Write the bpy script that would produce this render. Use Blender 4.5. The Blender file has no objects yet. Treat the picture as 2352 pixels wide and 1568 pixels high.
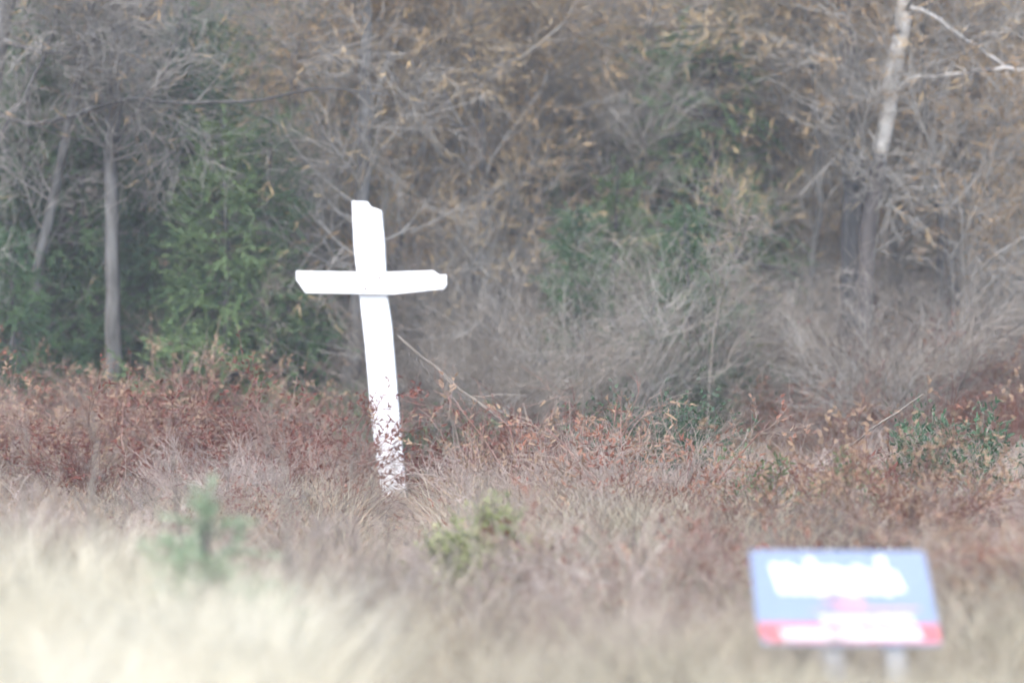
import bpy, math, random
import numpy as np
from mathutils import Vector

# ------------------------------------------------------------------ camera, light, exposure
SEED = 7
rng = np.random.default_rng(SEED)
random.seed(SEED)
scene = bpy.context.scene
C = scene.collection
TX, TY = 0.447, 0.298            # frame width / height per metre of distance
CAMZ = 1.6
cam_d = bpy.data.cameras.new('camera')
cam_d.sensor_width = 36.0
cam_d.lens = 36.0 / TX
cam_d.clip_end = 2000
cam_d.dof.use_dof = True          # fast lens focused on the cross: grass and sign by the road fall out of focus
cam_d.dof.focus_distance = 18.8
cam_d.dof.aperture_fstop = 36.0 / TX / 1000 / 0.115
cam = bpy.data.objects.new('camera', cam_d)
cam.location = (0, 0, CAMZ)
cam.rotation_euler = (math.radians(90), 0, 0)
C.objects.link(cam)
scene.camera = cam

SUN_EL, SUN_AZ = math.radians(58), math.radians(200)
world = bpy.data.worlds.new('World')
scene.world = world
world.use_nodes = True
wn = world.node_tree
sky = wn.nodes.new('ShaderNodeTexSky')
sky.sky_type = 'NISHITA'
sky.sun_disc = False
sky.sun_elevation = SUN_EL
sky.sun_rotation = SUN_AZ
sky.air_density = 1.0
sky.dust_density = 2.0
sky.ozone_density = 1.0
wn.links.new(sky.outputs[0], wn.nodes['Background'].inputs[0])
wn.nodes['Background'].inputs[1].default_value = 0.15
sun_d = bpy.data.lights.new('sun', 'SUN')
sun_d.energy = 1.3
sun_d.angle = math.radians(40)
sun_d.color = (1.0, 0.98, 0.955)
sun = bpy.data.objects.new('sun', sun_d)
sd = Vector((math.sin(SUN_AZ) * math.cos(SUN_EL), math.cos(SUN_AZ) * math.cos(SUN_EL), math.sin(SUN_EL)))
sun.rotation_euler = sd.to_track_quat('Z', 'Y').to_euler()
C.objects.link(sun)
vs = scene.view_settings
vs.view_transform = 'Standard'
vs.look = 'None'
vs.exposure = 1.98
vs.gamma = 1.0
vs.use_curve_mapping = False
scene.cycles.max_bounces = 4
scene.cycles.diffuse_bounces = 2
scene.cycles.use_adaptive_sampling = True
scene.cycles.adaptive_threshold = 0.04
scene.cycles.adaptive_min_samples = 16
scene.cycles.use_denoising = True
scene.cycles.transparent_max_bounces = 4
scene.cycles.volume_bounces = 1
HAZE = 0.0022


# ------------------------------------------------------------------ helpers
def at(u, v, d):
    """a place in the wood given by its bearing (full-size preview grid 2352 x 1568) and distance"""
    return np.array([(u - 1176) / 2352 * TX * d, d, CAMZ + (784 - v) / 1568 * TY * d])


def hground(x, y):
    x = np.asarray(x, float); y = np.asarray(y, float)
    r = np.clip(y - 23.5, 0, None)
    h = 0.15 * r + 0.0042 * np.clip(y - 32, 0, None) ** 2
    h = h + 0.10 * np.sin(x * 0.7 + 1.3) * np.sin(y * 0.45) * np.clip((y - 4) / 6, 0, 1)
    h = h + 0.22 * np.exp(-((x + 2.6) / 1.6) ** 2 - ((y - 10.5) / 2.6) ** 2)
    return h


def tag(o, label=None, cat=None, group=None, kind=None):
    if label: o['label'] = label
    if cat: o['category'] = cat
    if group: o['group'] = group
    if kind: o['kind'] = kind
    return o


def empty(name, loc=(0, 0, 0)):
    o = bpy.data.objects.new(name, None)
    o.location = loc
    o.empty_display_size = 0.2
    C.objects.link(o)
    return o


FINE = ('twigs', 'limbs', 'branches', 'dead_leaves', 'leaves', 'crown', 'side_twigs', 'stems')


def link(name, me, parent=None):
    o = bpy.data.objects.new(name, me)
    if name in FINE: o['kind'] = 'stuff'
    C.objects.link(o)
    if parent: o.parent = parent
    return o


def arrays_mesh(name, V, F, mat, smooth=False):
    """V (n,3), F (m,k) all faces with the same corner count"""
    V = np.asarray(V, np.float32); F = np.asarray(F, np.int32)
    me = bpy.data.meshes.new(name)
    k = F.shape[1]
    me.vertices.add(len(V)); me.vertices.foreach_set('co', V.ravel())
    me.loops.add(F.size); me.loops.foreach_set('vertex_index', F.ravel())
    me.polygons.add(len(F))
    me.polygons.foreach_set('loop_start', np.arange(0, F.size, k, dtype=np.int32))
    me.polygons.foreach_set('loop_total', np.full(len(F), k, dtype=np.int32))
    me.polygons.foreach_set('use_smooth', np.full(len(F), bool(smooth)))
    me.update(); me.validate()
    me.materials.append(mat)
    return me


def unit(a):
    return a / (np.linalg.norm(a, axis=-1, keepdims=True) + 1e-9)


def tubes(P, R, sides=3):
    """P (N,K,3) centre lines, R (N,K) radii -> V, F (quads)"""
    N, K, _ = P.shape
    T = unit(np.gradient(P, axis=1))
    ref = np.zeros_like(T); ref[..., 0] = 0.31; ref[..., 1] = 0.9; ref[..., 2] = 0.17
    A = unit(np.cross(T, ref)); B = np.cross(T, A)
    ang = np.arange(sides) * 2 * math.pi / sides
    V = (P[:, :, None, :] + R[:, :, None, None] *
         (np.cos(ang)[None, None, :, None] * A[:, :, None, :] + np.sin(ang)[None, None, :, None] * B[:, :, None, :]))
    idx = np.arange(N * K * sides).reshape(N, K, sides)
    a = idx[:, :-1, :]; b = np.roll(a, -1, 2); c = idx[:, 1:, :]; d = np.roll(c, -1, 2)
    F = np.stack([a, b, d, c], -1).reshape(-1, 4)
    return V.reshape(-1, 3), F


def join(parts):
    Vs, Fs, n = [], [], 0
    for V, F in parts:
        Vs.append(V); Fs.append(F + n); n += len(V)
    return np.concatenate(Vs), np.concatenate(Fs)


def spawn(P, R, n, t0, t1, ang, length, K=4, rr=0.5, wob=0.15, up=0.0, rmin=0.0025, fall=0.0):
    """n children branches growing from the polylines P; returns P', R'"""
    N, K0, _ = P.shape
    L = np.linalg.norm(np.diff(P, axis=1), axis=2).sum(1)
    i = rng.choice(N, n, p=L / L.sum())
    t = t0 + (t1 - t0) * rng.random(n)
    s = t * (K0 - 1); k = np.clip(s.astype(int), 0, K0 - 2); f = (s - k)[:, None]
    st = P[i, k] * (1 - f) + P[i, k + 1] * f
    r0 = (R[i, k] * (1 - f[:, 0]) + R[i, k + 1] * f[:, 0]) * rr
    T = unit(P[i, k + 1] - P[i, k])
    rv = rng.normal(size=(n, 3)); pv = unit(np.cross(T, rv))
    a = np.radians(ang[0] + (ang[1] - ang[0]) * rng.random(n))[:, None]
    D = np.cos(a) * T + np.sin(a) * pv
    D[:, 2] += up; D = unit(D)
    Ln = (length[0] + (length[1] - length[0]) * rng.random(n)) * (1 - fall * t)
    out = np.zeros((n, K, 3)); out[:, 0] = st
    for q in range(1, K):
        D = D + wob * rng.normal(size=(n, 3)); D[:, 2] += up * 0.5; D = unit(D)
        out[:, q] = out[:, q - 1] + D * (Ln / (K - 1))[:, None]
    r0 = np.maximum(r0, rmin)
    RR = r0[:, None] * np.linspace(1, 0.35, K)[None]
    return out, np.maximum(RR, rmin * 0.6)


def path(pts, K=14, wob=0.0):
    """smooth polyline through pts as (1,K,3)"""
    pts = np.asarray(pts, float)
    s = np.r_[0, np.cumsum(np.linalg.norm(np.diff(pts, axis=0), axis=1))]
    q = np.linspace(0, s[-1], K)
    P = np.stack([np.interp(q, s, pts[:, j]) for j in range(3)], -1)
    for _ in range(2):
        P[1:-1] = 0.25 * P[:-2] + 0.5 * P[1:-1] + 0.25 * P[2:]
    if wob: P[1:-1] += rng.normal(size=(K - 2, 3)) * wob
    return P[None]


def blades(base, height, lean, width, K=4, bend=0.5, yaw=None):
    """flat tapering grass blades; base (N,3)"""
    N = len(base)
    az = rng.random(N) * 2 * math.pi
    hd = np.stack([np.cos(az), np.sin(az), np.zeros(N)], -1)
    t = np.linspace(0, 1, K)
    P = np.zeros((N, K, 3))
    for q, tt in enumerate(t):
        P[:, q] = base + hd * (lean * height * (tt * (1 - bend) + bend * tt * tt))[:, None]
        P[:, q, 2] += height * tt * (1 - 0.25 * lean * tt)
    wa = rng.random(N) * 2 * math.pi
    W = np.stack([np.cos(wa), np.sin(wa), np.zeros(N)], -1)
    ws = (width[:, None] * (1 - 0.85 * t[None])) * 0.5
    V = np.stack([P - W[:, None] * ws[..., None], P + W[:, None] * ws[..., None]], 2)
    idx = np.arange(N * K * 2).reshape(N, K, 2)
    F = np.stack([idx[:, :-1, 0], idx[:, :-1, 1], idx[:, 1:, 1], idx[:, 1:, 0]], -1).reshape(-1, 4)
    return V.reshape(-1, 3), F


def needles(P, R, per, ln, w, spread=60):
    """thin needle / leaf triangles set along polylines"""
    N, K, _ = P.shape
    n = N * per
    i = np.repeat(np.arange(N), per)
    s = (0.08 + 0.92 * rng.random(n)) * (K - 1); k = np.clip(s.astype(int), 0, K - 2); f = (s - k)[:, None]
    st = P[i, k] * (1 - f) + P[i, k + 1] * f
    T = unit(P[i, k + 1] - P[i, k])
    pv = unit(np.cross(T, rng.normal(size=(n, 3))))
    a = np.radians(spread * (0.5 + 0.7 * rng.random(n)))[:, None]
    D = unit(np.cos(a) * T + np.sin(a) * pv)
    S = unit(np.cross(D, rng.normal(size=(n, 3))))
    L = (ln * (0.6 + 0.6 * rng.random(n)))[:, None]
    V = np.stack([st - S * w * .5, st + S * w * .5, st + D * L * .6 + S * w * .45, st + D * L], 1)
    F = np.arange(n * 4).reshape(n, 4)
    return V.reshape(-1, 3), F


# ------------------------------------------------------------------ materials
def mat(name, cols, rough=0.85, scale=6.0, rand=0.35, bump=0.0, trans=0.0, stretch=None, spec=0.2):
    """cols: two or three base colours mixed by noise over the surface and by a random value per object"""
    m = bpy.data.materials.new(name); m.use_nodes = True
    nt = m.node_tree; b = nt.nodes['Principled BSDF']
    tc = nt.nodes.new('ShaderNodeTexCoord')
    no = nt.nodes.new('ShaderNodeTexNoise'); no.inputs['Scale'].default_value = scale
    no.inputs['Detail'].default_value = 5
    src = tc.outputs['Object']
    if stretch:
        mp = nt.nodes.new('ShaderNodeMapping'); mp.inputs['Scale'].default_value = stretch
        nt.links.new(src, mp.inputs[0]); src = mp.outputs[0]
    nt.links.new(src, no.inputs['Vector'])
    oi = nt.nodes.new('ShaderNodeObjectInfo')
    ma = nt.nodes.new('ShaderNodeMath'); ma.operation = 'MULTIPLY_ADD'
    nt.links.new(oi.outputs['Random'], ma.inputs[0]); ma.inputs[1].default_value = rand
    ad = nt.nodes.new('ShaderNodeMath'); ad.operation = 'SUBTRACT'; ad.inputs[1].default_value = rand * 0.5
    nt.links.new(no.outputs['Fac'], ad.inputs[0]); nt.links.new(ad.outputs[0], ma.inputs[2])
    cr = nt.nodes.new('ShaderNodeValToRGB')
    n = len(cols)
    cr.color_ramp.elements[0].position = 0.32; cr.color_ramp.elements[0].color = (*cols[0], 1)
    cr.color_ramp.elements[1].position = 0.68; cr.color_ramp.elements[1].color = (*cols[-1], 1)
    for q in range(1, n - 1):
        e = cr.color_ramp.elements.new(0.32 + 0.36 * q / (n - 1)); e.color = (*cols[q], 1)
    nt.links.new(ma.outputs[0], cr.inputs[0])
    nt.links.new(cr.outputs[0], b.inputs['Base Color'])
    b.inputs['Roughness'].default_value = rough
    b.inputs['Specular IOR Level'].default_value = spec
    if bump:
        bp = nt.nodes.new('ShaderNodeBump'); bp.inputs['Strength'].default_value = bump
        bp.inputs['Distance'].default_value = 0.02
        nt.links.new(no.outputs['Fac'], bp.inputs['Height']); nt.links.new(bp.outputs[0], b.inputs['Normal'])
    if trans:
        tr = nt.nodes.new('ShaderNodeBsdfTranslucent'); mx = nt.nodes.new('ShaderNodeMixShader')
        mx.inputs[0].default_value = trans
        nt.links.new(cr.outputs[0], tr.inputs[0])
        nt.links.new(b.outputs[0], mx.inputs[1]); nt.links.new(tr.outputs[0], mx.inputs[2])
        nt.links.new(mx.outputs[0], nt.nodes['Material Output'].inputs[0])
    return m


M = {}
M['soil'] = mat('leaf_litter', [(.10, .065, .045), (.19, .13, .09), (.26, .20, .13)], .95, 1.6, 0, .6)
M['straw'] = mat('dry_straw', [(.50, .45, .33), (.62, .57, .44), (.69, .655, .54)], .8, 1.1, .0, trans=.3)
M['olive'] = mat('olive_dead_grass', [(.28, .235, .165), (.375, .33, .24), (.48, .43, .33)], .85, 1.3, .0, trans=.3)
M['mauve'] = mat('grey_mauve_stems', [(.22, .16, .135), (.325, .255, .215), (.44, .38, .33)], .85, 1.2, .1)
M['bramble'] = mat('red_brown_cane', [(.12, .055, .04), (.21, .095, .07), (.27, .165, .13), (.33, .26, .21)], .75, 1.5, .9)
M['rustleaf'] = mat('rusty_dead_leaf', [(.15, .05, .035), (.25, .09, .058), (.29, .14, .09), (.32, .22, .14)], .85, 2.0, .8, trans=.25)
M['twig'] = mat('grey_twig', [(.135, .125, .11), (.235, .218, .192), (.35, .325, .285)], .85, 2.0, .4)
M['browntwig'] = mat('brown_twig', [(.135, .115, .095), (.225, .19, .155), (.325, .28, .23)], .85, 2.0, .4)
M['tan'] = mat('tan_dead_leaf', [(.34, .22, .11), (.52, .35, .17), (.62, .46, .25)], .8, 3.0, .4, trans=.3)
M['bark'] = mat('grey_bark', [(.055, .053, .05), (.11, .106, .098), (.175, .17, .16)], .9, 9.0, .3, .8, stretch=(1, 1, .25))
M['darkbark'] = mat('dark_bark', [(.04, .04, .042), (.075, .072, .07), (.12, .11, .105)], .9, 9.0, .2, .8, stretch=(1, 1, .25))
M['green'] = mat('evergreen_needles', [(.05, .10, .05), (.085, .155, .07), (.135, .215, .10)], .7, 1.6, .4, trans=.2)
M['lightgreen'] = mat('bright_evergreen', [(.055, .10, .045), (.09, .155, .06), (.145, .21, .09)], .7, 1.6, .3, trans=.25)
M['bluegreen'] = mat('blue_green_needles', [(.22, .29, .18), (.31, .39, .25), (.43, .49, .35)], .7, 5.0, .3, trans=.2)
M['lime'] = mat('yellow_green_leaf', [(.16, .18, .07), (.24, .27, .105), (.33, .34, .17)], .7, 5.0, .3, trans=.3)


def birch_mat():
    m = bpy.data.materials.new('birch_bark'); m.use_nodes = True
    nt = m.node_tree; b = nt.nodes['Principled BSDF']
    tc = nt.nodes.new('ShaderNodeTexCoord'); mp = nt.nodes.new('ShaderNodeMapping')
    mp.inputs['Scale'].default_value = (3.5, 3.5, 5.0)
    nt.links.new(tc.outputs['Object'], mp.inputs[0])
    no = nt.nodes.new('ShaderNodeTexNoise'); no.inputs['Scale'].default_value = 1.0; no.inputs['Detail'].default_value = 6
    nt.links.new(mp.outputs[0], no.inputs['Vector'])
    cr = nt.nodes.new('ShaderNodeValToRGB')
    cr.color_ramp.elements[0].position = 0.38; cr.color_ramp.elements[0].color = (.07, .06, .055, 1)
    cr.color_ramp.elements[1].position = 0.47; cr.color_ramp.elements[1].color = (.48, .45, .40, 1)
    e = cr.color_ramp.elements.new(0.7); e.color = (.60, .57, .53, 1)
    sx = nt.nodes.new('ShaderNodeSeparateXYZ'); nt.links.new(tc.outputs['Object'], sx.inputs[0])
    mr = nt.nodes.new('ShaderNodeMapRange'); mr.inputs[1].default_value = 2.2; mr.inputs[2].default_value = 3.6
    mr.inputs[3].default_value = -.45; mr.inputs[4].default_value = 0.02
    nt.links.new(sx.outputs['Z'], mr.inputs[0])
    ad = nt.nodes.new('ShaderNodeMath'); ad.operation = 'ADD'
    nt.links.new(no.outputs['Fac'], ad.inputs[0]); nt.links.new(mr.outputs[0], ad.inputs[1])
    nt.links.new(ad.outputs[0], cr.inputs[0]); nt.links.new(cr.outputs[0], b.inputs['Base Color'])
    b.inputs['Roughness'].default_value = .75
    return m


M['birch'] = birch_mat()


def paint_mat(name, col, dirt, z0, z1, scale=9):
    """flat paint, chipped and muddied towards the foot where soil splashes (z0..z1 in object space)"""
    m = bpy.data.materials.new(name); m.use_nodes = True
    nt = m.node_tree; b = nt.nodes['Principled BSDF']
    tc = nt.nodes.new('ShaderNodeTexCoord'); no = nt.nodes.new('ShaderNodeTexNoise')
    no.inputs['Scale'].default_value = scale; no.inputs['Detail'].default_value = 8
    nt.links.new(tc.outputs['Object'], no.inputs['Vector'])
    sx = nt.nodes.new('ShaderNodeSeparateXYZ'); nt.links.new(tc.outputs['Object'], sx.inputs[0])
    mr = nt.nodes.new('ShaderNodeMapRange'); mr.inputs[1].default_value = z0; mr.inputs[2].default_value = z1
    mr.inputs[3].default_value = .13; mr.inputs[4].default_value = -.06
    nt.links.new(sx.outputs['Z'], mr.inputs[0])
    ad = nt.nodes.new('ShaderNodeMath'); ad.operation = 'ADD'
    nt.links.new(no.outputs['Fac'], ad.inputs[0]); nt.links.new(mr.outputs[0], ad.inputs[1])
    cr = nt.nodes.new('ShaderNodeValToRGB')
    cr.color_ramp.elements[0].position = .64; cr.color_ramp.elements[0].color = (*col, 1)
    cr.color_ramp.elements[1].position = .72; cr.color_ramp.elements[1].color = (*dirt, 1)
    nt.links.new(ad.outputs[0], cr.inputs[0]); nt.links.new(cr.outputs[0], b.inputs['Base Color'])
    b.inputs['Roughness'].default_value = .6
    bp = nt.nodes.new('ShaderNodeBump'); bp.inputs['Strength'].default_value = .25; bp.inputs['Distance'].default_value = .01
    nt.links.new(no.outputs['Fac'], bp.inputs['Height']); nt.links.new(bp.outputs[0], b.inputs['Normal'])
    return m


# ------------------------------------------------------------------ ground
ys = np.r_[np.linspace(-30, 4, 18), np.linspace(4.4, 45, 140), np.linspace(46, 110, 50)]
xs = np.r_[np.linspace(-120, -22, 24), np.linspace(-20, 20, 120), np.linspace(22, 120, 24)]
X, Y = np.meshgrid(xs, ys)
Z = hground(X, Y) + rng.normal(size=X.shape) * .02
idx = np.arange(X.size).reshape(X.shape)
GF = np.stack([idx[:-1, :-1], idx[:-1, 1:], idx[1:, 1:], idx[1:, :-1]], -1).reshape(-1, 4)
g = link('ground', arrays_mesh('ground', np.stack([X, Y, Z], -1).reshape(-1, 3), GF, M['soil'], True))
tag(g, 'brown leaf littered ground rising to the wooded slope', 'ground', kind='structure')


# ------------------------------------------------------------------ cross
def solid(name, outline, y0, y1, m, parent, bev=.008):
    """an outline in the x-z plane given thickness from y0 to y1 with eased edges"""
    import bmesh
    bm = bmesh.new()
    a = [bm.verts.new((x, y0, z)) for x, z in outline]
    b = [bm.verts.new((x, y1, z)) for x, z in outline]
    bm.faces.new(a); bm.faces.new(b[::-1])
    n = len(a)
    for q in range(n):
        bm.faces.new((a[q], b[q], b[(q + 1) % n], a[(q + 1) % n]))
    bmesh.ops.recalc_face_normals(bm, faces=bm.faces)
    if bev:
        bmesh.ops.bevel(bm, geom=bm.edges[:], offset=bev, segments=2, affect='EDGES', profile=.6)
    me = bpy.data.meshes.new(name); bm.to_mesh(me); bm.free()
    me.materials.append(m)
    return link(name, me, parent)


DC = 23.7
base = at(906, 1150, DC); base[2] = float(hground(base[0], DC))
cross = tag(empty('wooden_cross', base), 'tall white painted wooden cross leaning in the brush', 'cross')


def cl(u, v):
    p = at(u, v, DC); return (p[0] - base[0], p[2] - base[2])


white = paint_mat('white_paint', (.80, .80, .80), (.24, .20, .17), -.1, .6, 6)
solid('upright', [cl(880, 1172), cl(937, 1172), cl(918, 960), cl(900, 745), cl(889, 672), cl(884, 560), cl(877, 484), cl(853, 476), cl(845, 464), cl(809, 463),
                  cl(814, 570), cl(826, 672), cl(839, 790), cl(854, 960)], -.09, .09, white, cross, .01)
bar = solid('crossbar', [cl(704, 674), cl(842, 676), cl(905, 677), cl(1020, 665), cl(1027, 655), cl(1027, 631), cl(1010, 632), cl(996, 622), cl(905, 625), cl(812, 625),
                         cl(682, 623), cl(683, 644)], -.135, -.093, white, cross, .008)
boltm = mat('rusted_bolt', [(.10, .06, .04), (.2, .12, .08)], .7, 30)
for dx, dz in ((-.075, -.06), (.07, .05)):
    import bmesh
    bm = bmesh.new()
    bmesh.ops.create_cone(bm, cap_ends=True, segments=8, radius1=.013, radius2=.010, depth=.016)
    me = bpy.data.meshes.new('bolt'); bm.to_mesh(me); bm.free(); me.materials.append(boltm)
    o = link('bolt', me, cross)
    cx, cz = cl(858, 650)
    o.location = (cx + dx, -.142, cz + dz); o.rotation_euler = (math.radians(90), 0, 0)

# ------------------------------------------------------------------ sign by the road
DS = 9.6
sb = at(1960, 1480, DS); sb[2] = float(hground(sb[0], DS))
sign = tag(empty('roadside_sign', sb), 'pale blue board sign with white lettering and red band on two grey posts', 'sign')


def sl(u, v):
    p = at(u, v, DS); return (p[0] - sb[0], p[2] - sb[2])


S = {
    'blue': mat('sign_blue', [(.25, .315, .45), (.275, .34, .475)], .5, 3, 0),
    'white': mat('sign_white', [(.80, .80, .80), (.84, .84, .84)], .5, 3, 0),
    'red': mat('sign_red', [(.62, .17, .19), (.66, .20, .22)], .5, 3, 0),
    'pink': mat('sign_pink', [(.60, .33, .38), (.64, .36, .40)], .5, 3, 0),
    'post': mat('weathered_post', [(.27, .27, .275), (.33, .33, .335), (.38, .38, .385)], .85, 6, .2, .4, stretch=(3, 3, .4)),
}
panel = solid('panel', [sl(1752, 1480), sl(2163, 1482), sl(2155, 1430), sl(2122, 1266), sl(1722, 1264), sl(1737, 1420)], -.008, .008, S['blue'], sign, .003)
solid('red_band', [sl(1768, 1473), sl(2160, 1474), sl(2153, 1432), sl(1741, 1428), sl(1748, 1458)], -.0092, -.0084, S['red'], panel, 0)
solid('rule_line', [sl(1850, 1402), sl(1930, 1394), sl(2110, 1394), sl(2115, 1399), sl(1990, 1402)], -.0092, -.0084, S['pink'], panel, 0)
solid('emblem', [sl(1872, 1368), sl(1920, 1376), sl(1990, 1372), sl(1978, 1386), sl(1994, 1392.5), sl(1930, 1392.5), sl(1915, 1386)], -.0092, -.0084, S['pink'], panel, 0)


def lettering(name, x0, x1, ytop, ybot, n, w, skew, jag, parent, ragged=0):
    """a row of unreadable crowded white strokes"""
    r = random.Random(n)
    parts = []
    def quad(a, b, c, d, front=-.0104):
        V = []
        for yy in (front, -.0094):
            for q in (a, b, c, d):
                X_, Z_ = sl(*q); V.append((X_, yy, Z_))
        F = [(0, 1, 2, 3), (4, 7, 6, 5), (0, 4, 5, 1), (1, 5, 6, 2), (2, 6, 7, 3), (3, 7, 4, 0)]
        parts.append((np.array(V), np.array(F)))
    step = (x1 - x0) / n
    for k in range(n):
        xa = x0 + k * step
        ta = ytop + jag * r.random(); ba = ybot - .25 * jag * r.random()
        quad((xa + skew, ba), (xa + skew + w, ba), (xa + w, ta), (xa, ta))
        if r.random() < .8:
            ym = ta + (ba - ta) * r.choice((.08, .45, .8)); hh = (ba - ta) * .2
            f = (ym - ta) / (ba - ta)
            quad((xa + skew * f + w, ym + hh), (xa + skew * f + step, ym + hh), (xa + skew * f + step, ym), (xa + skew * f + w, ym), -.0100)
    V, F = join(parts)
    return link(name, arrays_mesh(name, V, F, S['white']), parent)


lettering('lettering', 1766, 2062, 1278, 1366, 11, 20.5, 24, 34, panel)
lettering('lettering', 1880, 2092, 1410, 1430, 24, 6, 12, 5, panel)
lettering('lettering', 1790, 2108, 1437, 1469, 26, 9.5, 14, 8, panel)
for u in (1893, 2037):
    pt = sl(u - 10, 1300); pb = sl(u + 17, 1476)
    ex = pb[0] + (pb[0] - pt[0]) * (pb[1] + .3) / (pt[1] - pb[1])
    hw = .042
    solid('post', [(ex - hw, -.3), (ex + hw, -.3), (pt[0] + hw, pt[1]), (pt[0] - hw, pt[1])], .0085, .0935, S['post'], sign, .006)

# ------------------------------------------------------------------ trees
def copy_tree(src, loc, rz=0, sc=(1, 1, 1), tilt=0, label=None, group=None):
    r = src.copy(); C.objects.link(r)
    r.location = loc; r.rotation_euler = (tilt * math.cos(rz), tilt * math.sin(rz), rz); r.scale = sc
    if label: r['label'] = label
    if group: r['group'] = group
    for ch in src.children:
        c = ch.copy(); C.objects.link(c); c.parent = r
    return r


def add_twigs(root, P, R, n1, n2, n3, l1, l2, l3, up=.12, t0=.25, mtw='twig', leaf=0, ang1=(35, 75), fine=.0032, bark='bark', leafm='tan', leaf_len=.15, trunk_parts=None, sides=7):
    """limbs, twigs and left-over leaves on the trunk P; three parts"""
    P1, R1 = spawn(P, R, n1, t0, 1, ang1, l1, 7, .42, .16, up, .006, .45)
    P2, R2 = spawn(P1, R1, n2, .15, 1, (25, 65), l2, 5, .5, .16, up * .5, .004, .3)
    P3, R3 = spawn(P2, R2, n3, .1, 1, (20, 60), l3, 4, .6, .14, up * .3, fine)
    P4, R4 = spawn(P3, R3, n3 * 2, .1, 1, (20, 60), (l3[0] * .5, l3[1] * .55), 3, .7, .1, 0, fine * .8)
    link('trunk', arrays_mesh('trunk', *join([tubes(P, R, sides)] + (trunk_parts or [])), M[bark], True), root)
    link('limbs', arrays_mesh('limbs', *join([tubes(P1, R1, 5), tubes(P2, R2, 4)]), M[mtw], True), root)
    tw = link('twigs', arrays_mesh('twigs', *join([tubes(P3, R3, 3), tubes(P4, R4, 3)]), M[mtw], True), root)
    if leaf:
        j = rng.choice(len(P4), min(leaf, len(P4)), replace=False)
        link('dead_leaves', arrays_mesh('dead_leaves', *needles(P4[j], R4[j], 3, leaf_len, leaf_len * .065, 32), M[leafm]), root)
    return tw


def bare_tree(name, label, h, r0, leaf, mtw='twig', spread=1.0, group=None, bark='bark', cat='tree', n=1.0, bend=.3):
    root = tag(empty(name), label, cat, group)
    p = [(0, 0, -.4)] + [(bend * math.sin(k * 1.1 + h) * .6, bend * math.cos(k * .9 + h * 2) * .6, h * k / 5) for k in range(1, 6)]
    P = path(p, 14, .02); R = np.linspace(r0, r0 * .15, 14)[None]
    add_twigs(root, P, R, int(26 * n), int(230 * n), int(2000 * n), (h * .22 * spread, h * .38 * spread), (.6 * spread, 1.4 * spread), (.3, .75), leaf=leaf, mtw=mtw, bark=bark, t0=.18)
    return root


def conifer(name, label, h, rad, leafm='green', group=None, nl=30, dens=1.0, droop=-.05, bark='darkbark', ln=.085, cat='tree', z0=.06):
    root = tag(empty(name), label, cat, group)
    K = 14
    P = path([(0, 0, -.3), (.02 * h, 0, h * .5), (0, .01 * h, h)], K, .01); R = np.linspace(.018 * h + .01, .006, K)[None]
    n1 = int(nl * h)
    P1, R1 = spawn(P, R, n1, z0, .97, (70, 95), (rad * .75, rad * 1.1), 6, .35, .10, droop, .006, .92)
    P2, R2 = spawn(P1, R1, int(n1 * 9 * dens), .15, 1, (30, 65), (rad * .18, rad * .42), 4, .5, .12, droop * .6, .003)
    link('trunk', arrays_mesh('trunk', *tubes(P, R, 7), M[bark], True), root)
    link('limbs', arrays_mesh('limbs', *tubes(P1, R1, 4), M[bark]), root)
    link('crown', arrays_mesh('crown', *join([needles(P2, R2, 30, ln, ln * .17, 42), needles(P1, R1, 30, ln, ln * .17, 45)]), M[leafm]), root)
    return root


def gz(x, y):
    return float(hground(x, y))


def put(root, u, d, rz=None, s=1.0, sz=None, tilt=0.0, first=False, label=None, group=None):
    x = (u - 1176) / 2352 * TX * d
    loc = (x, d, gz(x, d))
    rz = random.uniform(0, 6.28) if rz is None else rz
    sc = (s, s, sz or s)
    if first:
        root.location = loc; root.rotation_euler = (tilt * math.cos(rz), tilt * math.sin(rz), rz); root.scale = sc
        if label: root['label'] = label
        if group: root['group'] = group
        return root
    return copy_tree(root, loc, rz, sc, tilt, label, group)


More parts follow.
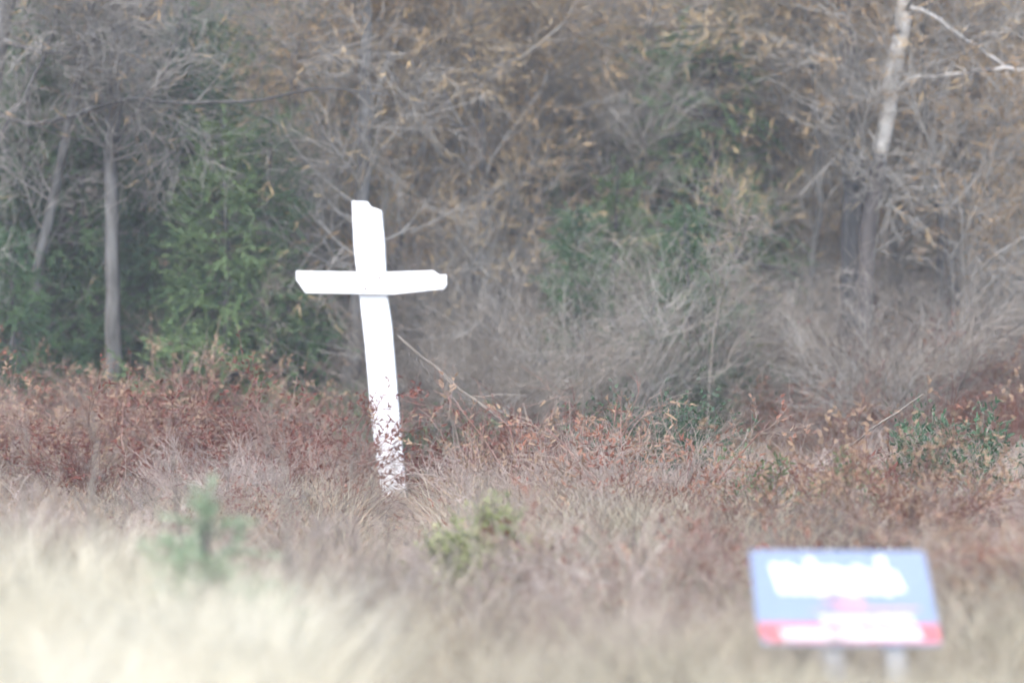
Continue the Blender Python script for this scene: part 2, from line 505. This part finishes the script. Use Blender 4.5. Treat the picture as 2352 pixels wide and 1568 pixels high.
# --- the birch with its white trunk
def traced_tree(name, label, pts, d, rr, limbs, n=(10, 90, 700), lens=((.8, 1.8), (.5, 1.1), (.25, .6)), bark='bark', mtw='twig', leaf=0, cat='tree', K=18, t0=.45, wob=.012, limb_r=.03):
    W = [at(u, v, d + dd) for u, v, dd in pts]
    b = W[0].copy(); gzz = gz(b[0], b[1])
    if b[2] > gzz - .2: W = [np.array([b[0], b[1], gzz - .3])] + W
    o = np.array([W[0][0], W[0][1], gz(W[0][0], W[0][1])])
    root = tag(empty(name, o), label, cat)
    P = path([w - o for w in W], K, wob); R = np.interp(np.linspace(0, 1, K), np.linspace(0, 1, len(rr)), rr)[None]
    parts = []
    lp = []
    for L in limbs:
        LP = path([at(u, v, d + dd) - o for u, v, dd in L], K, .015)
        LR = np.linspace(limb_r, limb_r * .3, K)[None]
        parts.append(tubes(LP, LR, 6)); lp.append((LP, LR))
    PP = np.concatenate([P] + [a for a, _ in lp]); RR = np.concatenate([R * .5] + [b_ for _, b_ in lp])
    V1 = tubes(P, R, 9)
    P1, R1 = spawn(PP, RR, n[0], t0, 1, (35, 75), lens[0], 7, .5, .17, .10, .006, .3)
    P2, R2 = spawn(np.concatenate([P1] * 1), R1, n[1], .1, 1, (25, 65), lens[1], 5, .6, .16, .05, .005)
    P3, R3 = spawn(P2, R2, n[2], .1, 1, (20, 60), lens[2], 4, .6, .14, 0, .0032)
    P4, R4 = spawn(P3, R3, n[2] * 2, .1, 1, (20, 60), (lens[2][0] * .5, lens[2][1] * .6), 3, .7, .1, 0, .0028)
    link('trunk', arrays_mesh('trunk', *V1, M[bark], True), root)
    for q in parts:
        link('limb', arrays_mesh('limb', *q, M[bark], True), root)
    link('branches', arrays_mesh('branches', *join([tubes(P1, R1, 5), tubes(P2, R2, 4)]), M[mtw], True), root)
    link('twigs', arrays_mesh('twigs', *join([tubes(P3, R3, 3), tubes(P4, R4, 3)]), M[mtw], True), root)
    if leaf:
        j = rng.choice(len(P4), min(leaf, len(P4)), replace=False)
        link('dead_leaves', arrays_mesh('dead_leaves', *needles(P4[j], R4[j], 3, .16, .011, 32), M['tan']), root)
    return root


traced_tree('birch_tree', 'birch with bent white trunk and a long pale limb reaching sideways', [(1985, 640, 0), (2000, 430, 0), (2035, 330, 0), (2055, 180, 0), (2052, 100, 0), (2085, 0, 0), (2100, -150, .2), (2070, -400, .4)], 26.8,
            [.07, .085, .10, .095, .10, .085, .06],
            [[(2056, 210, 0), (2090, 172, -.2), (2150, 180, -.3), (2250, 165, -.5), (2400, 152, -.6), (2560, 120, -.7)],
             [(2078, 18, 0), (2130, 30, -.1), (2200, 75, -.2), (2290, 140, -.3), (2330, 190, -.3)],
             [(2090, -20, 0), (2150, -10, -.1), (2260, -60, -.2)]],
            n=(16, 130, 1000), bark='birch', leaf=260, t0=.3)
traced_tree('birch_tree', 'slender pale birch trunk showing in pieces among green boughs', [(1600, 480, 0), (1582, 350, 0), (1558, 200, 0), (1552, 60, 0), (1548, -120, 0), (1530, -350, 0)], 33,
            [.075, .08, .075, .07, .05], [], n=(14, 120, 900), bark='birch', leaf=160)
traced_tree('bare_tree', 'bare tree with pale grey trunk and two long sinuous limbs', [(-60, 800, 0), (-35, 400, 0), (-8, 120, 0), (22, 0, 0), (45, -150, 0), (60, -400, 0)], 26,
            [.11, .10, .095, .09, .07],
            [[(2, 90, 0), (40, 100, -.2), (90, 128, -.3), (130, 125, -.3), (175, 100, -.4), (230, 88, -.4), (300, 118, -.4), (390, 190, -.4)],
             [(-20, 250, 0), (80, 300, -.3), (190, 260, -.5), (245, 215, -.5), (300, 222, -.6), (390, 245, -.6), (560, 232, -.7), (650, 225, -.7), (770, 195, -.8), (900, 220, -.9)],
             [(-10, 330, 0), (60, 210, -.4), (110, 110, -.6), (140, 0, -.8), (160, -120, -1)]],
            n=(30, 260, 1900), leaf=120, t0=.12, lens=((.7, 1.6), (.5, 1.2), (.3, .7)))
traced_tree('bare_tree', 'straight grey trunked tree rising among dark evergreens', [(262, 900, 0), (258, 700, 0), (256, 480, 0), (262, 250, 0), (270, 0, .1), (262, -300, .2)], 26.0,
            [.10, .088, .08, .07, .05], [[(256, 330, 0), (320, 250, -.2), (390, 150, -.3), (420, 20, -.4)]], n=(18, 160, 1300), leaf=200, t0=.45)
traced_tree('bare_tree', 'thin rough trunk leaning over the red brambles', [(28, 890, 0), (55, 780, 0), (85, 640, 0), (112, 500, 0), (140, 360, 0), (190, 160, 0), (215, -60, 0)], 26.2,
            [.07, .065, .06, .05, .035], [], n=(16, 140, 1000), leaf=60, t0=.25)
traced_tree('bare_tree', 'stout dark trunk against grey thicket', [(1952, 770, 0), (1955, 600, 0), (1962, 480, 0), (1968, 300, .1), (1945, 60, .2), (1915, -200, .3)], 27.3,
            [.17, .15, .13, .09, .06], [], n=(16, 150, 1200), bark='darkbark', leaf=100, t0=.4)
traced_tree('bare_tree', 'grey trunk standing just behind the white cross', [(802, 960, 0), (815, 800, 0), (825, 640, 0), (832, 420, 0), (842, 200, .1), (838, -100, .2)], 26.5,
            [.125, .105, .09, .075, .05], [], n=(18, 170, 1400), leaf=220, t0=.35)
traced_tree('bare_tree', 'slim trunk with a reddish stain beside rusty bracken', [(2228, 830, 0), (2235, 650, 0), (2250, 480, 0), (2262, 250, 0), (2280, 0, 0), (2300, -200, 0)], 30.5,
            [.09, .08, .07, .06, .045], [], n=(16, 150, 1200), mtw='browntwig', leaf=200, t0=.3)

# --- evergreens
proto_c = conifer('evergreen_tree', 'dense dark evergreen tree beside the leaning thin trunk', 5.2, 1.55)
put(proto_c, 70, 26.9, first=True)
cg = 'evergreens behind the cross'
put(proto_c, 440, 26.9, s=.98, label='broad dark evergreen between the grey trunk and the cross', group=cg)
put(proto_c, 620, 26.4, s=.75, label='low evergreen close by the arm of the cross', group=cg)
put(proto_c, 165, 27.4, s=1.15, label='tall evergreen standing behind the straight grey trunk', group=cg)
put(proto_c, -90, 27.4, s=1.0, label='dark evergreen past the pale sinuous limbed tree', group=cg)
put(proto_c, 340, 26.8, s=.72, label='narrow evergreen filling the gap beside the straight grey trunk', group=cg)
light_c = conifer('evergreen_tree', 'bright green evergreen branch tips in front of dark boughs', 3.6, 1.25, 'lightgreen', nl=26)
put(light_c, 510, 25.9, s=1.05, first=True)
put(light_c, 1420, 28.0, s=.85, label='loose green evergreen with yellow tips right of the cross', group=cg)
put(proto_c, 20, 25.6, s=.5, label='low evergreen in front of the thin leaning trunk', group=cg)
put(proto_c, 690, 27.2, s=.6, label='small evergreen behind the grey trunk by the cross', group=cg)
put(proto_c, -260, 27.5, s=1.0, label='dark evergreen far past the sinuous limbed tree', group=cg)
tall_l = conifer('pine_tree', 'tall light green evergreen with open boughs above the cross', 8.5, 1.9, 'lightgreen', nl=13, dens=.8, droop=-.10, ln=.10)
put(tall_l, 660, 29.0, first=True)
for u, d, s_, lab in ((1330, 29.5, .86, 'light green evergreen with open boughs between tan twigs'),
                      (1610, 28.4, .84, 'light green evergreen beside the slender pale birch')):
    put(tall_l, u, d + 1.2, s=s_, label=lab, group='light green tall evergreens')
tall_c = conifer('pine_tree', 'tall thin evergreen with wide hanging boughs among bare crowns', 10.5, 2.0, 'green', nl=15, dens=.8, droop=-.10, ln=.09)
put(tall_c, 560, 31.5, first=True)
for u, d, s, lab in ((1630, 29, .78, 'tall evergreen behind the slender pale birch'),
                     (2290, 32, 1.0, 'tall evergreen behind the long pale birch limb'),
                     (1340, 42, 1.1, 'far evergreen half hidden by tan twigs'),
                     (120, 41, 1.1, 'far dark evergreen behind the sinuous limbs'),
                     (1790, 33, 1.0, 'far bluish evergreen in the gap beside the birch')):
    put(tall_c, u, d, s=s, label=lab, group='tall evergreens in the wood')
for u, d, s, lab in ((1570, 26.4, .55, 'small evergreen with layered boughs in the grey thicket'),
                     (1700, 27, .3, 'little dull green fir by the thin sapling stems'),
                     (1320, 26.6, .55, 'sprawling evergreen bough above the grey brush')):
    put(proto_c, u, d, s=s, label=lab, group='small evergreens in the thicket')

# --- bare crowns filling the wood
protos = [
    bare_tree('bare_tree', 'bare grey twiggy tree of the crowded wood', 8.5, .085, 0, group='bare grey trees of the wood'),
    bare_tree('bare_tree', 'bare tree with tan dead leaves left on its twigs', 8.0, .075, 3200, mtw='browntwig', spread=1.05, group='tan leaved trees of the wood'),
    bare_tree('bare_tree', 'bare grey twiggy tree of the crowded wood', 9.5, .10, 0, mtw='twig', spread=.9, group='bare grey trees of the wood', bend=.7),
    bare_tree('bare_tree', 'bare tree with tan dead leaves left on its twigs', 7.0, .07, 4000, mtw='twig', spread=1.1, group='tan leaved trees of the wood', bend=.6),
    bare_tree('bare_tree', 'bare brown twiggy tree of the far slope', 8.5, .09, 60, mtw='browntwig', spread=1.0, group='bare brown trees of the far slope'),
]
def tree_place(u):
    return min((('behind the pale sinuous limbed tree', 0), ('behind the straight grey trunk', 262), ('behind the bright green evergreen', 500), ('behind the top of the cross', 850), ('in the wood beside the cross', 1080),
                ('above the sprawling evergreen', 1320), ('around the slender pale birch', 1570), ('behind the thin grey sapling', 1720), ('behind the bent white birch', 2030), ('behind the slim stained trunk', 2250), ('past the long birch limb', 2420)), key=lambda m: abs(m[1] - u))[0]


spots = [(-60, 31, 0), (150, 33, 2), (330, 32.5, 0), (480, 34, 1), (720, 33, 0), (740, 28.2, 3), (800, 29.5, 3), (950, 28, 3), (1060, 27.5, 3), (1030, 29.5, 1), (1080, 33, 2), (1180, 29, 3), (1260, 29.5, 0),
         (1340, 34, 1), (1460, 32, 3), (1500, 29.5, 0), (1640, 31.5, 2), (1760, 30.5, 1), (1830, 33, 3), (1900, 31.5, 0), (2060, 31, 2), (2080, 28.6, 3), (2180, 27.2, 3), (1840, 28.5, 3), (2200, 33, 1), (2330, 30.5, 3), (2420, 32, 0), (2300, 30.6, 0), (2560, 29.5, 2), (2680, 31, 1), (-220, 30, 2), (-330, 31.5, 1),
         (30, 36, 1), (420, 38, 2), (900, 37, 0), (1200, 38, 1), (1540, 38, 0), (2000, 38, 1), (2400, 38, 2)]
seen = set()
for u, d, k in spots:
    f = k not in seen; seen.add(k)
    w = ('grey twiggy bare tree ', 'bare tree with tan dead leaves ', 'crooked grey bare tree ', 'low bare tree thick with tan leaves ')[k] + tree_place(u)
    put(protos[k], u, d, s=random.uniform(.85, 1.1), tilt=random.uniform(-.08, .08), first=f, label=w, group=w)
far = [(x, y) for y in (44, 52) for x in range(-200, 2600, 380)]
for q, (u, d) in enumerate(far):
    put(protos[4], u + random.uniform(-120, 120), d + random.uniform(-2, 2), s=random.uniform(1.0, 1.35), first=q == 0)
farc = conifer('pine_tree', 'dark evergreen of the far slope', 9, 2.0, 'green', nl=11, dens=.7, droop=-.08, ln=.12, group='dark evergreens of the far slope')
for q, (u, d) in enumerate([(x, y) for y in (47, 56) for x in range(-250, 2650, 330)]):
    put(farc, u + random.uniform(-110, 110), d + random.uniform(-3, 3), s=random.uniform(.9, 1.4), first=q == 0)

# --- thicket shrubs: many stems rising from one root
def shrub(name, label, h, n0, n1, n2, mtw, group, lean=.5, leaf=0, leafm='rustleaf', fine=.0028, leaf_len=.05, cat='shrub', r0=.008, up=.10):
    root = tag(empty(name), label, cat, group)
    K = 7
    az = rng.random(n0) * 2 * math.pi; rad = rng.random(n0) * h * .16
    st = np.stack([rad * np.cos(az), rad * np.sin(az), np.full(n0, -.1)], -1)
    D = np.stack([np.cos(az) * lean, np.sin(az) * lean, np.ones(n0)], -1) + rng.normal(size=(n0, 3)) * .2
    D = unit(D); L = h * (.55 + .55 * rng.random(n0))
    P = np.zeros((n0, K, 3)); P[:, 0] = st
    for q in range(1, K):
        D = unit(D + rng.normal(size=(n0, 3)) * .12 + np.c_[np.cos(az), np.sin(az), -np.ones(n0)] * .05 * lean)
        P[:, q] = P[:, q - 1] + D * (L / (K - 1))[:, None]
    R = np.linspace(r0, r0 * .35, K)[None] * np.ones((n0, 1))
    P1, R1 = spawn(P, R, n1, .15, 1, (25, 65), (h * .2, h * .42), 5, .65, .16, up, fine)
    P2, R2 = spawn(P1, R1, n2, .05, 1, (20, 60), (h * .08, h * .22), 3, .7, .12, 0, fine * .85)
    link('stems', arrays_mesh('stems', *tubes(P, R, 4), M[mtw], True), root)
    link('twigs', arrays_mesh('twigs', *join([tubes(P1, R1, 3), tubes(P2, R2, 3)]), M[mtw], True), root)
    if leaf:
        j = rng.choice(len(P2), min(leaf, len(P2)), replace=False)
        link('leaves', arrays_mesh('leaves', *needles(P2[j], R2[j], 5, leaf_len, leaf_len * .35, 55), M[leafm]), root)
    return root


MARKS = [('below the thin leaning trunk', 40, 25.5), ('around the straight grey trunk', 262, 26), ('below the bright green evergreen', 500, 25.5),
         ('at the grey trunk behind the cross', 740, 26), ('around the foot of the white cross', 900, 23), ('beside the long slanting dead branch', 1130, 22.5),
         ('around the rounded dark green bush', 1500, 23.5), ('by the thin grey sapling', 1650, 25.5), ('before the stout dark trunk', 1950, 27),
         ('below the slim stained trunk', 2235, 26), ('behind the blue sign', 1960, 14), ('on the verge past the sign', 2300, 14), ('by the yellow green bush', 1135, 17), ('behind the spruce sapling', 480, 14.5),
         ('at the edge of the straw grass', 800, 13), ('on the bank above the sign', 1800, 19), ('below the lying dead branch', 2200, 19.5), ('in the open verge before the dark green bush', 1480, 17), ('between spruce sapling and white cross', 650, 18), ('on the verge between sign and yellow green bush', 1500, 12)]


def place_name(u, d):
    return min(MARKS, key=lambda m: ((u - m[1]) / 2352 * TX * d) ** 2 + ((d - m[2]) * .7) ** 2)[0]


def cover(kind_label, kinds, spots, lo=.7, hi=1.2, hts=None):
    seen = set()
    for u, d in spots:
        x = (u - 1176) / 2352 * TX * d
        if abs(x - base[0]) < .45 and abs(d - DC) < .5: continue
        if 740 < u < 1070 and 11 < d < DC + .4 and (d > 16 or hts[0] != .85): continue
        if 1050 < u < 1220 and d < 14.4: continue
        if hts[0] > 2 and abs(u - 1960) < 55 and d < 28: continue
        k = random.randrange(len(kinds)); f = k not in seen; seen.add(k)
        sc = random.uniform(lo, hi)
        line = 1.6 - 1.5 * d / DC
        if 770 < u < 1010 and d < DC: sc = min(sc, max(.25, line * .5 / hts[k]))
        w = place_name(u, d)
        put(kinds[k], u, d, s=sc, sz=sc * random.uniform(.8, 1.05), first=f, label=kind_label + ' ' + w, group=kind_label + ' ' + w)


g1 = 'grey thicket bushes in front of the wood'
tk = [shrub('thicket_bush', 'tall grey leafless thicket bush at the edge of the wood', 2.6, 34, 260, 1300, 'twig', g1, .4),
      shrub('thicket_bush', 'tall grey leafless thicket bush at the edge of the wood', 2.2, 30, 240, 1200, 'browntwig', g1, .55)]
tspots = [(u + random.uniform(-40, 40), random.uniform(26, 28.5)) for u in range(900, 2720, 85)] + [(u + random.uniform(-50, 50), random.uniform(28.8, 31)) for u in range(640, 2450, 120)] + [(2022, 25.4), (2030, 25.8), (2090, 25.8), (2440, 26), (2530, 27), (1010, 25.6), (1075, 25.2), (1130, 25.8), (1190, 25.3), (1250, 25.9), (1340, 25.5)]
cover("tall grey leafless thicket bush", tk, tspots, .7, 1.15, (2.6, 2.2))
g2 = 'rusty bramble bushes below the trees'
br = [shrub('bramble_bush', 'rusty red leafless bramble bush below the trees', 1.15, 30, 220, 1100, 'bramble', g2, .8, 330),
      shrub('bramble_bush', 'rusty red leafless bramble bush below the trees', .95, 34, 240, 1100, 'bramble', g2, 1.0, 90),
      shrub('bramble_bush', 'rusty red leafless bramble bush below the trees', 1.3, 26, 200, 900, 'bramble', g2, .6, 520)]
bspots = [(u + random.uniform(-30, 30), random.uniform(23.8, 26.5)) for u in range(-330, 800, 34)] + \
         [(u + random.uniform(-30, 30), random.uniform(20.5, 23.5)) for u in range(-330, 420, 45)] + \
         [(u + random.uniform(-40, 40), random.uniform(21, 25)) for u in range(640, 1250, 85)] + \
         [(u + random.uniform(-30, 30), random.uniform(24, 28.5)) for u in range(1850, 2720, 34)] + \
         [(u + random.uniform(-30, 30), random.uniform(25.5, 29)) for u in range(2060, 2420, 20)] + \
         [(u + random.uniform(-30, 30), random.uniform(14, 17)) for u in range(2050, 2450, 65)] + \
         [(u + random.uniform(-70, 70), random.uniform(15.5, 20.5)) for u in range(380, 1900, 150)] + \
         [(u + random.uniform(-60, 60), random.uniform(11.5, 14.5)) for u in (770, 1420, 2150, 2260, 2350, 2440)]
cover('rusty red leafless bramble bush', br, bspots, .45, 1.25, (1.15, .95, 1.3))
g3 = 'pale leafless weed bushes on the verge'
wb = [shrub('weed_bush', 'pale grey leafless weed bush on the grassy verge', .85, 30, 220, 1000, 'mauve', g3, .9, r0=.005),
      shrub('weed_bush', 'pale grey leafless weed bush on the grassy verge', .75, 32, 240, 1000, 'mauve', g3, .7, r0=.005)]
wspots = [(u + random.uniform(-40, 40), random.uniform(16, 23)) for u in range(980, 2720, 34)] + [(u + random.uniform(-50, 50), random.uniform(10, 14.5)) for u in range(1000, 2720, 80)] + \
         [(u + random.uniform(-40, 40), random.uniform(14, 21)) for u in range(-300, 900, 44)] + [(u + random.uniform(-40, 40), random.uniform(11.5, 14)) for u in range(560, 900, 60)]
cover('pale grey leafless weed bush', wb, wspots, .6, 1.1, (.85, .75))
g4 = 'tangled brown scrub bushes'
sc_ = [shrub('scrub_bush', 'tangled brown leafless scrub bush', 1.0, 34, 300, 1300, 'browntwig', g4, 1.3, 60, r0=.007),
       shrub('scrub_bush', 'tangled brown leafless scrub bush', .85, 30, 260, 1200, 'bramble', g4, 1.5, 40, r0=.006)]
sspots = [(u + random.uniform(-40, 40), random.uniform(18.5, 24.5)) for u in range(1030, 2000, 30)] + \
         [(u + random.uniform(-40, 40), random.uniform(13, 18)) for u in range(980, 2000, 55)] + \
         [(u + random.uniform(-40, 40), random.uniform(16, 23)) for u in range(380, 800, 45)]
cover('tangled brown leafless scrub bush', sc_, sspots, .6, 1.2, (1.0, .85))
for u, d in ((850, 22.9), (962, 22.6), (812, 21.8), (1000, 21.6)):
    w = 'flattened brown scrub bush around the foot of the white cross'
    put(sc_[u % 2], u, d, s=.35, sz=.11, label=w, group=w)

# --- single green plants
sp = conifer('spruce_sapling', 'young blue green spruce sapling in the pale straw grass', 1.0, .50, 'bluegreen', nl=46, dens=.6, droop=.16, ln=.045, cat='sapling')
put(sp, 475, 10.0, s=1.15, sz=.84, first=True)


def green_bush(label, u, d, h, leafm, mtw='browntwig', ll=.05, lean=.75):
    b = shrub('green_bush', label, h, 30, 260, 1300, mtw, None, lean, 1300, leafm, leaf_len=ll)
    put(b, u, d, first=True)


green_bush('yellow green leafy bush low in the brush in front of the cross', 1135, 14.0, .62, 'lime', ll=.045, lean=.45)
green_bush('rounded dark green bush alone in the grey weeds', 1500, 20.8, 1.15, 'green', ll=.045, lean=.3)
green_bush('small bright green bush at the side of the leaning cross', 945, 24.8, 1.0, 'lightgreen')
green_bush('small green bush among rusty brambles below the slim stained trunk', 2195, 20.0, 1.0, 'green', ll=.06)
green_bush('low green tuft on the bank above the sign', 1770, 18.0, .75, 'lightgreen')
green_bush('dull grey green bush beside the thin sapling stems', 1720, 27, 1.1, 'green')

# --- saplings and fallen branches
def stem(name, label, pts, d, r, n=(6, 30, 150), bark='browntwig', cat='sapling'):
    r = r * .4
    traced_tree(name, label, pts, d, [r, r * .8, r * .5], [], n=n, lens=((.35, .8), (.2, .5), (.1, .3)), bark=bark, mtw=bark, cat=cat, t0=.2, K=12)


stem('bare_sapling', 'thin grey sapling bending right of the grey thicket', [(1625, 905, 0), (1635, 760, 0), (1660, 660, 0), (1720, 520, 0)], 24.8, .022)
stem('bare_sapling', 'thin straight sapling slanting before the bright evergreen', [(575, 880, 0), (620, 730, 0), (670, 560, 0)], 26, .018)
stem('bare_sapling', 'pair stem sapling against the dark hollow of evergreens', [(375, 900, 0), (395, 770, 0), (450, 690, 0), (560, 560, 0)], 26, .018)
stem('bare_sapling', 'thin sapling rising in front of the far evergreens beside the cross arm', [(940, 640, 0), (1000, 500, 0), (1110, 360, 0)], 27, .016)


def fallen(label, pts, d, r):
    W = [at(u, v, d + dd) for u, v, dd in pts]
    o = W[-1].copy(); o[2] = gz(o[0], o[1])
    root = tag(empty('fallen_branch', o), label, 'branch')
    P = path([w - o for w in W], 12, .012); R = np.linspace(r * .4, r, 12)[None]
    P1, R1 = spawn(P, R, 14, .1, .9, (25, 55), (.2, .6), 5, .5, .15, .05, .004)
    link('stem', arrays_mesh('stem', *tubes(P, R, 6), M['browntwig'], True), root)
    link('side_twigs', arrays_mesh('side_twigs', *tubes(P1, R1, 3), M['browntwig']), root)


fallen('long brown dead branch slanting down beside the cross', [(915, 772, .3), (1010, 850, 0), (1110, 930, -.2), (1250, 1060, -.4)], 22.5, .022)
fallen('brown dead branch lying across the rusty bracken', [(2300, 985, 0), (2200, 1030, 0), (2100, 1075, 0), (1990, 1130, 0)], 20.5, .018)
fallen('curved grey branch lying in the brush over the sign', [(2120, 905, .2), (1990, 990, 0), (1880, 1080, -.2), (1800, 1180, -.3)], 20, .015)

# --- tall dry stalks in the straw
sk = shrub('dry_stalk', 'tall brown dry weed stalk standing in the straw grass', 1.15, 3, 22, 60, 'browntwig', 'dry stalks in the straw', .08, r0=.012, fine=.003, cat='weed')
for q, (u, d) in enumerate([(700, 11.5), (245, 12.5), (483, 13.2), (840, 12.8), (880, 9.8), (60, 12.2), (1120, 10.5)]):
    put(sk, u, d, s=random.uniform(.85, 1.1), first=q == 0)

# ------------------------------------------------------------------ grasses (uncountable)
def scatter(n, y0, y1, dens):
    """random ground points with a density function over bearing u and distance"""
    y = y0 + (y1 - y0) * rng.random(n * 3); u = -450 + 3250 * rng.random(n * 3)
    keep = rng.random(n * 3) < dens(u, y)
    y, u = y[keep][:n], u[keep][:n]
    x = (u - 1176) / 2352 * TX * y
    x = x + rng.normal(size=len(x)) * .05
    return np.stack([x, y, hground(x, y) - .02], -1), u


def patch(x, y, f, s):
    return .5 + .5 * np.sin(x * f + s) * np.sin(y * f * .8 + s * 2.1) + .25 * np.sin(x * f * 2.3 + y * f * 1.7 + s)


def dens_straw(u, y):
    x = (u - 1176) / 2352 * TX * y
    left = np.clip((820 - u) / 260, 0, 1) * np.clip((11.0 - y) / 3.0, 0, 1)
    right = .9 * np.clip((u - 1450) / 300, 0, 1) * np.clip((9.6 - y) / 1.4, 0, 1)
    mid = .35 * np.clip((8.0 - y) / 1.5, 0, 1)
    return np.maximum(np.maximum(left, right), mid) * np.clip(.35 + patch(x, y, 1.9, 1.0), .25, 1)


B, u = scatter(100000, 5.6, 14, dens_straw)
hh = (.30 + .5 * rng.random(len(B)) ** 1.3) * np.where(u < 900, .95, .7) * np.clip(.75 + .35 * patch(B[:, 0], B[:, 1], 1.4, 2.2), .6, 1.2)
hh = np.where((u > 1780) & (u < 2150) & (B[:, 1] < 9.7), hh * .95, hh)
gr = link('straw_grass', arrays_mesh('straw_grass', *blades(B, hh, .35 + .5 * rng.random(len(B)), .006 + .006 * rng.random(len(B))), M['straw']))
tag(gr, 'pale straw coloured dry grass along the verge', 'grass', kind='stuff')


def dens_olive(u, y):
    x = (u - 1176) / 2352 * TX * y
    return np.clip(patch(x, y, 1.2, 4.0) * .8, .1, 1) * (.45 + .55 * np.clip((u - 1000) / 500, 0, 1))


B, u = scatter(58000, 8.5, 24, dens_olive)
B = B[np.hypot(B[:, 0] - base[0], B[:, 1] - DC) > .25]
hh = .25 + .4 * rng.random(len(B))
ub = 1176 + B[:, 0] / B[:, 1] / TX * 2352
hh = np.where((ub > 820) & (ub < 1000) & (B[:, 1] > 15) & (B[:, 1] < DC), hh * .25, hh)
hh = np.where((ub > 1780) & (ub < 2150) & (B[:, 1] < 9.8), hh * .8, hh)
gr = link('olive_grass', arrays_mesh('olive_grass', *blades(B, hh, .4 + .6 * rng.random(len(B)), .006 + .006 * rng.random(len(B))), M['olive']))
tag(gr, 'olive tan dead grass between the weeds and brambles', 'grass', kind='stuff')


def dens_under(u, y):
    return .8 + 0 * u


B, u = scatter(34000, 16, 34, dens_under)
hh = .2 + .45 * rng.random(len(B))
u = 1176 + B[:, 0] / B[:, 1] / TX * 2352
hh = np.where((u > 810) & (u < 1010) & (B[:, 1] < DC), hh * .12, hh)
gr = link('bracken_litter', arrays_mesh('bracken_litter', *blades(B, hh, .6 + .8 * rng.random(len(B)), .008 + .008 * rng.random(len(B))), M['rustleaf']))
tag(gr, 'rust brown dead bracken covering the ground under the trees', 'bracken', kind='stuff')

# ------------------------------------------------------------------ thin haze added to veil the scene and lift its dark tones
hm = bpy.data.materials.new('veil_haze'); hm.use_nodes = True
hn = hm.node_tree
for q in list(hn.nodes):
    if q.type == 'BSDF_PRINCIPLED': hn.nodes.remove(q)
pv = hn.nodes.new('ShaderNodeVolumePrincipled')
pv.inputs['Color'].default_value = (.92, .95, 1.0, 1)
pv.inputs['Density'].default_value = HAZE
pv.inputs['Anisotropy'].default_value = .2
hn.links.new(pv.outputs[0], hn.nodes['Material Output'].inputs['Volume'])
x0, x1, y0, y1, z0, z1 = -125, 125, -35, 115, -2, 52
HV = [(x, y, z) for x in (x0, x1) for y in (y0, y1) for z in (z0, z1)]
HF = [(0, 1, 3, 2), (4, 6, 7, 5), (0, 4, 5, 1), (2, 3, 7, 6), (0, 2, 6, 4), (1, 5, 7, 3)]
hz = link('haze', arrays_mesh('haze', HV, HF, hm))
tag(hz, 'thin pale haze added as a veil over the wood', 'haze', kind='stuff')
